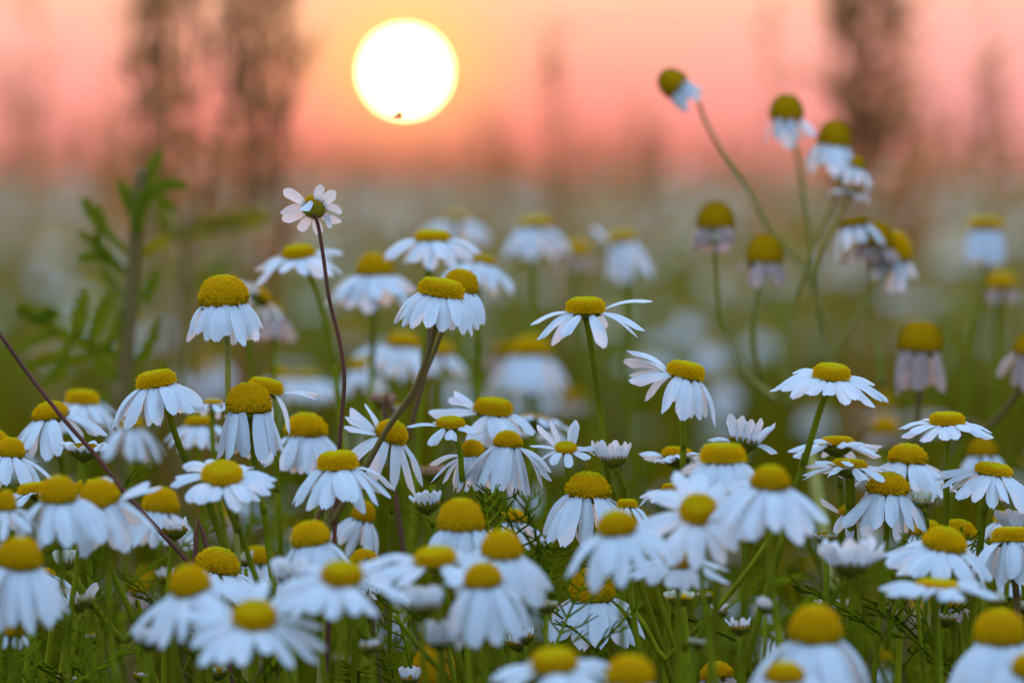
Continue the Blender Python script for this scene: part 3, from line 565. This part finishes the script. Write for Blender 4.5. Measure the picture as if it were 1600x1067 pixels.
leafy_weed('dark green leafy weed with upright brown stem and lobed leaves on the left', 15,
    [(222, 262), (214, 330), (210, 400), (204, 480), (198, 560), (192, 650), (190, 740)],
    [('leaf', 16, [(214, 340, 0), (222, 300, .0), (238, 262, 0), (252, 235, 0)]), ('leaf', 15, [(214, 330, 0), (235, 298, -.01), (262, 288, -.01), (292, 290, -.01)]),
     ('leaf', 18, [(212, 350, 0), (205, 320, .01), (214, 290, .01)]), ('leaf', 18, [(214, 372, 0), (217, 330, -.01), (228, 300, -.01)]),
     ('ylleaf', 15, [(214, 400, 0), (240, 385, 0), (262, 372, 0)]),
     ('leaf', 13, [(206, 430, 0), (178, 410, 0), (155, 385, 0), (120, 360, 0)]), ('leaf', 14, [(206, 400, 0), (165, 360, .02), (140, 330, .02), (128, 310, .02)]),
     ('leaf', 15, [(200, 560, 0), (165, 545, 0), (120, 530, 0), (75, 510, 0), (25, 485, 0)]), ('leaf', 18, [(120, 530, 0), (125, 495, 0), (130, 455, 0)]),
     ('leaf', 18, [(138, 535, 0), (152, 500, 0), (170, 460, 0)]), ('leaf', 16, [(80, 508, 0), (72, 500, 0), (80, 480, 0)]), ('leaf', 14, [(110, 530, 0), (95, 570, 0), (80, 600, 0)]),
     ('leaf', 15, [(196, 600, 0), (170, 580, 0), (140, 545, 0)]), ('leaf', 16, [(200, 500, 0), (225, 470, .03), (245, 420, .03)]), ('leaf', 14, [(192, 620, 0), (240, 600, 0), (262, 565, 0)]),
     ('leaf', 13, [(60, 505, 0), (50, 490, 0), (38, 478, 0), (22, 490, 0)]), ('leaf', 15, [(52, 500, 0), (72, 490, .0), (96, 492, 0)]), ('leaf', 12, [(150, 540, .01), (120, 560, .01), (70, 560, .01), (20, 590, .01)]),
     ('leaf', 12, [(100, 560, .01), (88, 580, .01), (70, 600, .01)]), ('leaf', 13, [(160, 548, 0), (185, 520, 0), (190, 480, 0)]), ('leaf', 12, [(150, 385, 0), (158, 350, 0), (150, 320, 0)]), ('leaf', 12, [(170, 405, 0), (150, 400, 0), (118, 402, 0)]),
     ('leaf', 12, [(198, 470, .02), (170, 440, .02), (160, 410, .02)]), ('leaf', 12, [(196, 580, 0), (225, 550, 0), (250, 500, 0)]), ('leaf', 12, [(10, 560, 0), (30, 545, 0), (60, 530, 0), (90, 520, 0)]), ('leaf', 14, [(190, 640, 0), (150, 620, 0), (100, 640, 0), (60, 620, 0)]), ('leaf', 12, [(212, 340, 0), (196, 310, 0), (188, 280, 0)]), ('leaf', 12, [(222, 300, 0), (250, 310, 0), (275, 330, 0)])],
    None, 10, 13)
leafy_weed('yellow-green lance-leaved weed lit from behind, left of the highest daisy', 30,
    [(300, 330), (292, 380), (285, 450), (280, 560), (280, 700)],
    [('ylleaf', 20, [(262, 372, 0), (310, 358, 0), (360, 345, 0), (425, 328, 0)]), ('ylleaf', 18, [(296, 352, 0), (330, 350, 0), (385, 352, 0), (420, 345, 0)]), ('leaf', 16, [(296, 380, 0), (260, 350, 0), (245, 310, 0)]), ('leaf', 15, [(285, 450, 0), (330, 430, 0), (360, 400, 0)])],
    None, 5, 8)

# ------------------------------------------------------------------ tall dry weeds against the sky
def tall_weed(x, D, top, spread, ntw, label, group=None, r=.0018, seed=0, mat='dry', leafn=6, lsize=.02, zmin=.35, nst=1):
    rd = random.Random(seed); b = at(x, 300, D); root = Vector((b.x, D, 0)); H = at(x, top, D).z
    e = bpy.data.objects.new('tall_weed', None); COL.objects.link(e); e.location = root; tag(e, label, 'weed', group)
    V, F = [], []; LV, LF = [], []; sp = spread * D / FPX; offs = []
    for m_ in range(nst):        # main stems fan out from the base
        t = 0 if nst == 1 else (m_ + .5) / nst * 2 - 1
        off = Vector((t * sp * rd.uniform(.8, 1.3), rd.uniform(-1, 1) * sp * .6 * (nst > 1), 0)); offs.append(off)
        main = [Vector((0, 0, 0)), off * .55 + Vector((rd.uniform(-.004, .004), 0, H * .55)), off * .85 + Vector((rd.uniform(-.004, .004), 0, H * .8)), off + Vector((0, 0, H * rd.uniform(.93, 1)))]
        tube(V, F, smoothpath(main, 5), r * 1.6, r * .5, 5)
    for k in range(ntw):
        f = zmin + (.97 - zmin) * rd.random(); z0 = H * f; off = offs[k % nst] * (f ** .9)
        l = rd.uniform(.012, .034); a = rd.uniform(0, 6.28); q = Vector((math.cos(a), math.sin(a), 0)) * (sp * rd.uniform(.3, 1) if nst == 1 else rd.uniform(.004, .016))
        p0 = off + Vector((0, 0, z0)); p1 = p0 + q * .5 + Vector((0, 0, l * .5)); p2 = p0 + q + Vector((0, 0, l * 1.2)); P = smoothpath([p0, p1, p2], 4); tube(V, F, P, r * .6, r * .3, 4)
        for j in range(leafn):
            c = P[rd.randrange(1, len(P))]; d = Vector((rd.gauss(0, .7), rd.gauss(0, .7), rd.gauss(.9, .6))).normalized(); s = d.orthogonal().normalized(); ls = lsize * rd.uniform(.5, 1.3); n0 = len(LV)
            LV += [c, c + d * ls * .5 + s * ls * .13, c + d * ls, c + d * ls * .5 - s * ls * .13]; LF.append((n0, n0 + 1, n0 + 2, n0 + 3))
    obj('stem', mesh('stem', V, F, mat), e)
    if LF: obj('leaves', mesh('leaves', LV, LF, mat, smooth=False), e)
tall_weed(325, 2.3, -190, 150, 120, 'tall brown bushy weed left of the sun, its twigs rising out of the frame', seed=3, leafn=5, lsize=.010, r=.0006, zmin=.76, nst=10)
tall_weed(405, 2.6, -260, 50, 56, 'second darker dry weed standing close right behind the bushy one left of the sun', seed=9, leafn=6, lsize=.010, r=.0007, zmin=.76, nst=4)
tall_weed(255, 2.5, -120, 80, 26, 'thin sparse dry weed at the left of the bushy one', seed=5, leafn=5, lsize=.012, r=.0006, zmin=.78)
tall_weed(1348, 2.7, -200, 56, 76, 'dense dark dry weed rising out of the frame behind the branching plant at right', seed=12, leafn=8, lsize=.013, r=.0008, zmin=.76, nst=5)
tall_weed(1415, 3.2, 90, 60, 20, 'shorter dry weed right of the dense dark one', seed=15, leafn=6, lsize=.014, r=.0007, zmin=.80)
rs = random.Random(77)
for i, x in enumerate((60, 190, 870, 1195, 1545, 1700)):
    tall_weed(x, rs.uniform(2.6, 3.6), rs.uniform(-120, 90), 34, 13, 'faint blurred dry stalk streaking up across the pink sky', 'faint dry stalks across the sky', seed=300 + i, leafn=3, lsize=.012, r=.0003, zmin=.78)
rw = random.Random(21)
tips = [(640, 225, 8), (700, 225, 7), (765, 190, 6), (872, 195, 5.5), (1005, 175, 6), (1040, 215, 8), (1120, 200, 7), (1180, 215, 8), (1250, 205, 8), (930, 225, 8), (820, 235, 9), (560, 230, 9), (500, 230, 8), (195, 190, 5.5), (90, 215, 7), (40, 205, 8), (140, 190, 7), (250, 215, 8), (1450, 160, 6), (1500, 190, 7), (1545, 130, 5.5), (1585, 190, 7), (1480, 215, 8), (-80, 180, 8), (1680, 170, 8), (1760, 160, 9), (440, 215, 7), (20, 120, 5.5)]
tips += [(rw.uniform(-60, 1660), rw.uniform(225, 258), rw.uniform(5, 9)) for _ in range(12)]
for i, (x, top, D) in enumerate(tips):
    tall_weed(x, D, top, 26, 16, 'faint blurred dry weed tip rising over the far edge of the flower field', 'dry weed tips along the horizon', seed=100 + i, leafn=4, lsize=.018, r=.0009, zmin=.84)

# ------------------------------------------------------------------ background flowers: three prototypes, then copies with their parts
def copy_thing(e):
    c = e.copy(); COL.objects.link(c)
    for ch in e.children:
        d = ch.copy(); COL.objects.link(d); d.parent = c
    return c
def merged_petals(w, L, droop, n, mat):
    V, F = [], []
    for k in range(n):
        me = petal_mesh(L, .36 * w, droop - 14 + random.gauss(0, 8), droop + 12 + random.gauss(0, 8), .2, 0, 0, mat, 4, 2); m = Matrix.Rotation(2 * math.pi * k / n, 4, 'Z') @ Matrix.Translation((.44 * w, 0, 0)); b = len(V)
        V += [m @ v.co for v in me.vertices]; F += [tuple(b + i for i in p.vertices) for p in me.polygons]; bpy.data.meshes.remove(me)
    return mesh('petals', V, F, mat)
BGLAB = ['distant blurred daisy with spread petals in the field behind', 'distant blurred daisy with drooping petals in the field behind', 'distant blurred yellow head with few faded petals in the field behind']
BGGRP = ['distant spread daisies', 'distant drooping daisies', 'distant spent heads']
protos = []
for (h, L, dr, n, pm, dm) in ((.36, .0085, 22, 15, 'petal', 'disc'), (.62, .0085, 62, 14, 'petal', 'disc'), (.75, .005, 70, 9, 'wilt', 'discdark')):
    e = bpy.data.objects.new('chamomile_flower', None); COL.objects.link(e); w = .0068
    V, F = stem_mesh([Vector((0, 0, .355)), Vector((.004, 0, .25)), Vector((0, 0, 0))], .0005, .0009, 'green'); obj('stem', mesh('stem', V, F, 'green'), e)
    obj('disc', DISCLO[near(RAT, h)], e, mat4=Matrix.Translation((0, 0, .36)) @ Matrix.Diagonal((w, w, w, 1)))
    obj('calyx', CAL[.2], e, mat4=Matrix.Translation((0, 0, .36)) @ Matrix.Diagonal((w, w, w, 1)))
    p = obj('petals', merged_petals(w, L, dr, n, pm), e); p.location = (0, 0, .36); protos.append(e)
used = [False] * 3; rb = random.Random(5); placed = 0
for i in range(196):
    D = 2.15 + 2.6 * rb.random() ** .8; x = rb.uniform(-1, 1) * (D * .085 + .05); k = rb.choices((0, 1, 2), (5, 4, 2))[0]
    z = rb.uniform(.295, .39) - .012 * (D < 2.2)
    # keep the clear gap in the middle of the photograph free of near heads
    e = protos[k] if not used[k] else copy_thing(protos[k]); used[k] = True
    if i >= 62: D = 1.55 + 1.7 * rb.random(); x = rb.uniform(-1, 1) * (D * .085 + .05); z = rb.uniform(.25, .345) - (.03 if D < 2 else 0)
    s = z / .36; e.location = (x, D, -.0 + (z - .36)); e.location.z = min(0, z - .36)
    if z > .36: e.scale = (1, 1, s)
    e.rotation_euler = (rb.uniform(-.08, .08), rb.uniform(-.08, .08), rb.uniform(0, 6.28)); tag(e, BGLAB[k], 'flower', BGGRP[k])

# ------------------------------------------------------------------ the far flower field (nobody could count it) and the undergrowth
def field(n, D0, D1, zlo, zhi, size):
    D = np.sqrt(rng.uniform(D0 * D0, D1 * D1, n)); x = rng.uniform(-1, 1, n) * (D * .10 + .15); z = rng.uniform(zlo, zhi, n)
    V = []; F = []; MI = []
    w = size * rng.uniform(.8, 1.2, n)
    for i in range(n):
        c = np.array((x[i], D[i], z[i])); r = w[i] * .5; b = len(V); dr = rng.uniform(.1, 1.4); ph = rng.uniform(0, 6.28)
        # disc: a six-sided low dome
        for q in range(6): V.append(c + (r * math.cos(q * 1.0472), r * math.sin(q * 1.0472), 0))
        for q in range(6): V.append(c + (r * .6 * math.cos(q * 1.0472), r * .6 * math.sin(q * 1.0472), r * .8))
        for q in range(6): F.append((b + q, b + (q + 1) % 6, b + 6 + (q + 1) % 6, b + 6 + q)); MI.append(1)
        F.append((b + 6, b + 7, b + 8, b + 9)); MI.append(1); F.append((b + 9, b + 10, b + 11, b + 6)); MI.append(1)
        npet = 9 if rng.random() < .8 else 3
        for q in range(npet):
            a = ph + q * 6.283 / 9; o = np.array((math.cos(a), math.sin(a), 0)); s = np.array((-math.sin(a), math.cos(a), 0)); L = w[i] * 1.15; p0 = c + o * r * .9; p1 = p0 + o * L * math.cos(dr) - np.array((0, 0, 1)) * L * math.sin(dr); k = len(V)
            V += [p0 - s * r * .25, p0 + s * r * .25, p1 + s * r * .42, p1 - s * r * .42]; F.append((k, k + 1, k + 2, k + 3)); MI.append(0)
        k = len(V); t = .0012; V += [c + (-t, 0, 0), c + (t, 0, 0), (x[i] + t, D[i], .1), (x[i] - t, D[i], .1)]; F.append((k, k + 1, k + 2, k + 3)); MI.append(2)
    return bulk('flower_field', V, F, ['petal', 'disc', 'green'], MI)
tag(obj('flower_field', field(350, 2.6, 6.5, .17, .30, .0075)), kind='stuff', label='blurred pale flowers low among the stems')
tag(obj('flower_field', field(600, 4.4, 9, .30, .405, .0085)), kind='stuff', label='blurred mass of chamomile flowers filling the far field')
tag(obj('flower_field', field(1300, 9, 26, .32, .42, .015)), kind='stuff', label='farther blurred mass of chamomile flowers')
tag(obj('flower_field', field(600, 26, 80, .32, .42, .03)), kind='stuff', label='farthest mass of chamomile flowers before the horizon')

def blades(name, n, D0, D1, hlo, hhi, wid, mat, lean=.25, spread=.10, power=2.0, segs=4):
    D = (rng.uniform(D0 ** power, D1 ** power, n)) ** (1 / power); x = rng.uniform(-1, 1, n) * (D * spread + .12); h = rng.uniform(hlo, hhi, n)
    a = rng.uniform(0, 6.283, n); ln = rng.normal(0, lean, n); fa = rng.uniform(0, 3.14, n)
    V = np.zeros((n, segs + 1, 2, 3), np.float32)
    for s in range(segs + 1):
        t = s / segs; cx = x + np.cos(a) * ln * h * t ** 1.7; cy = D + np.sin(a) * ln * h * t ** 1.7; cz = h * t; w = wid * (1 - .8 * t ** 2) * .5
        for e, sg in ((0, -1), (1, 1)):
            V[:, s, e, 0] = cx + sg * np.cos(fa) * w; V[:, s, e, 1] = cy + sg * np.sin(fa) * w; V[:, s, e, 2] = cz
    b = np.arange(n)[:, None] * (segs + 1) * 2; q = np.arange(segs)[None, :] * 2
    F = np.stack([b + q, b + q + 1, b + q + 3, b + q + 2], -1).reshape(-1, 4)
    return tag(obj(name, bulk(name, V.reshape(-1, 3), F, [mat])), kind='stuff')
blades('grass', 1200, 1.34, 2.2, .20, .375, .0014, 'grass', .22)
blades('dark_grass', 14000, 1.4, 4.5, .20, .355, .003, 'darkgreen', .3)
blades('far_grass', 500, 7, 16, .38, .46, .008, 'hazegrass', .15)
blades('grass', 9000, 2.0, 4.5, .20, .36, .003, 'grass', .25)
blades('weed_leaves', 2500, 3.0, 8, .28, .40, .006, 'leaf', .3)
blades('far_grass', 16000, 4.5, 14, .20, .40, .008, 'hazegrass', .3)
blades('far_grass', 14000, 14, 70, .2, .42, .03, 'hazegrass', .3)
blades('far_grass', 8000, 70, 400, .2, .6, .15, 'hazegrass', .3)
# threadlike chamomile foliage between the stems near the focus
V, F = [], []
for i in range(650):
    D = random.uniform(1.26, 1.75); x = random.uniform(-1, 1) * (D * .08 + .03); o = Vector((x, D, random.uniform(.285, .372)))
    leaf_threads(V, F, o, Vector((random.gauss(0, 1), random.gauss(0, .6), random.uniform(.2, 1.4))), random.uniform(.014, .026))
tag(obj('chamomile_foliage', mesh('chamomile_foliage', V, F, 'thread')), kind='stuff', label='feathery green chamomile foliage between the stems')

# ------------------------------------------------------------------ a tiny insect in front of the sun
D = 1.52; root = at(624, 177, D); e = bpy.data.objects.new('insect', None); COL.objects.link(e); e.location = root; tag(e, 'tiny dark insect hovering against the lower edge of the sun', 'insect')
V, F = [], []
for (cx, cz, ra, rb_) in ((0, 0, .0007, .0006), (.0005, .0002, .0004, .00035), (-.0006, -.0002, .0006, .00045)):
    b = len(V)
    for i in range(9):
        for k in range(10):
            th = math.pi * i / 8; V.append((cx + ra * math.cos(th), rb_ * math.sin(th) * math.cos(k * .6283), cz + rb_ * math.sin(th) * math.sin(k * .6283)))
    for i in range(8):
        for k in range(10): a = b + i * 10 + k; c = b + i * 10 + (k + 1) % 10; F.append((a, c, c + 10, a + 10))
for q in (-.0003, 0, .0003):
    for sg in (-1, 1): tube(V, F, [Vector((q, 0, -.0002)), Vector((q * 1.6, sg * .0004, -.0003)), Vector((q * 2, sg * .0006, -.001))], .00003, .00002, 4)
obj('body', mesh('body', V, F, 'soil'), e)
for sg in (-1, 1):
    V = [(0, sg * .0001, .0003), (.0003, sg * .0008, .0008), (-.0001, sg * .0014, .0010), (-.0006, sg * .0009, .0007)]
    obj('wing', mesh('wing', V, [(0, 1, 2, 3)], 'brown'), e)

# crossing thin stems of the undergrowth, and small buds among them
for nm, cnt, mt in (('thin_stems', 150, 'green'), ('dark_stems', 240, 'darkgreen')):
    V, F = [], []
    for i in range(cnt):
        D = random.uniform(1.34, 1.95); x = random.uniform(-1, 1) * (D * .085 + .03); z = random.uniform(.30, .362); l = random.gauss(0, .28); c = random.gauss(0, .01)
        P = [Vector((x, D, z)), Vector((x - l * .05 + c, D + .003, z - .05)), Vector((x - l * .14 - c, D + .008, z - .13)), Vector((x - l * .2, D + .01, .0))]
        tube(V, F, smoothpath(P, 4), random.uniform(.00022, .0004), random.uniform(.0005, .0008), 5, False)
    tag(obj(nm, mesh(nm, V, F, mt)), kind='stuff', label='tangle of thin crossing stems under the daisies')
rq = random.Random(31)
for i in range(40):
    D = rq.uniform(1.22, 1.75); px = rq.uniform(-60, 1660); py = rq.uniform(860, 1060)
    b = (1 - FOCUS / D) * 100
    flower('bud', px, py, rq.uniform(20, 30), 8, rq.uniform(8, 20), -78, rq.uniform(-12, 12), rq.uniform(-6, 6), b, rq.choice((10, 12)), 'small pale bud deep in the undergrowth of the lower field', cup=.48, wid=.25, mat=rq.choice(('cream', 'petal')), sr=3.2, group='small buds in the undergrowth')
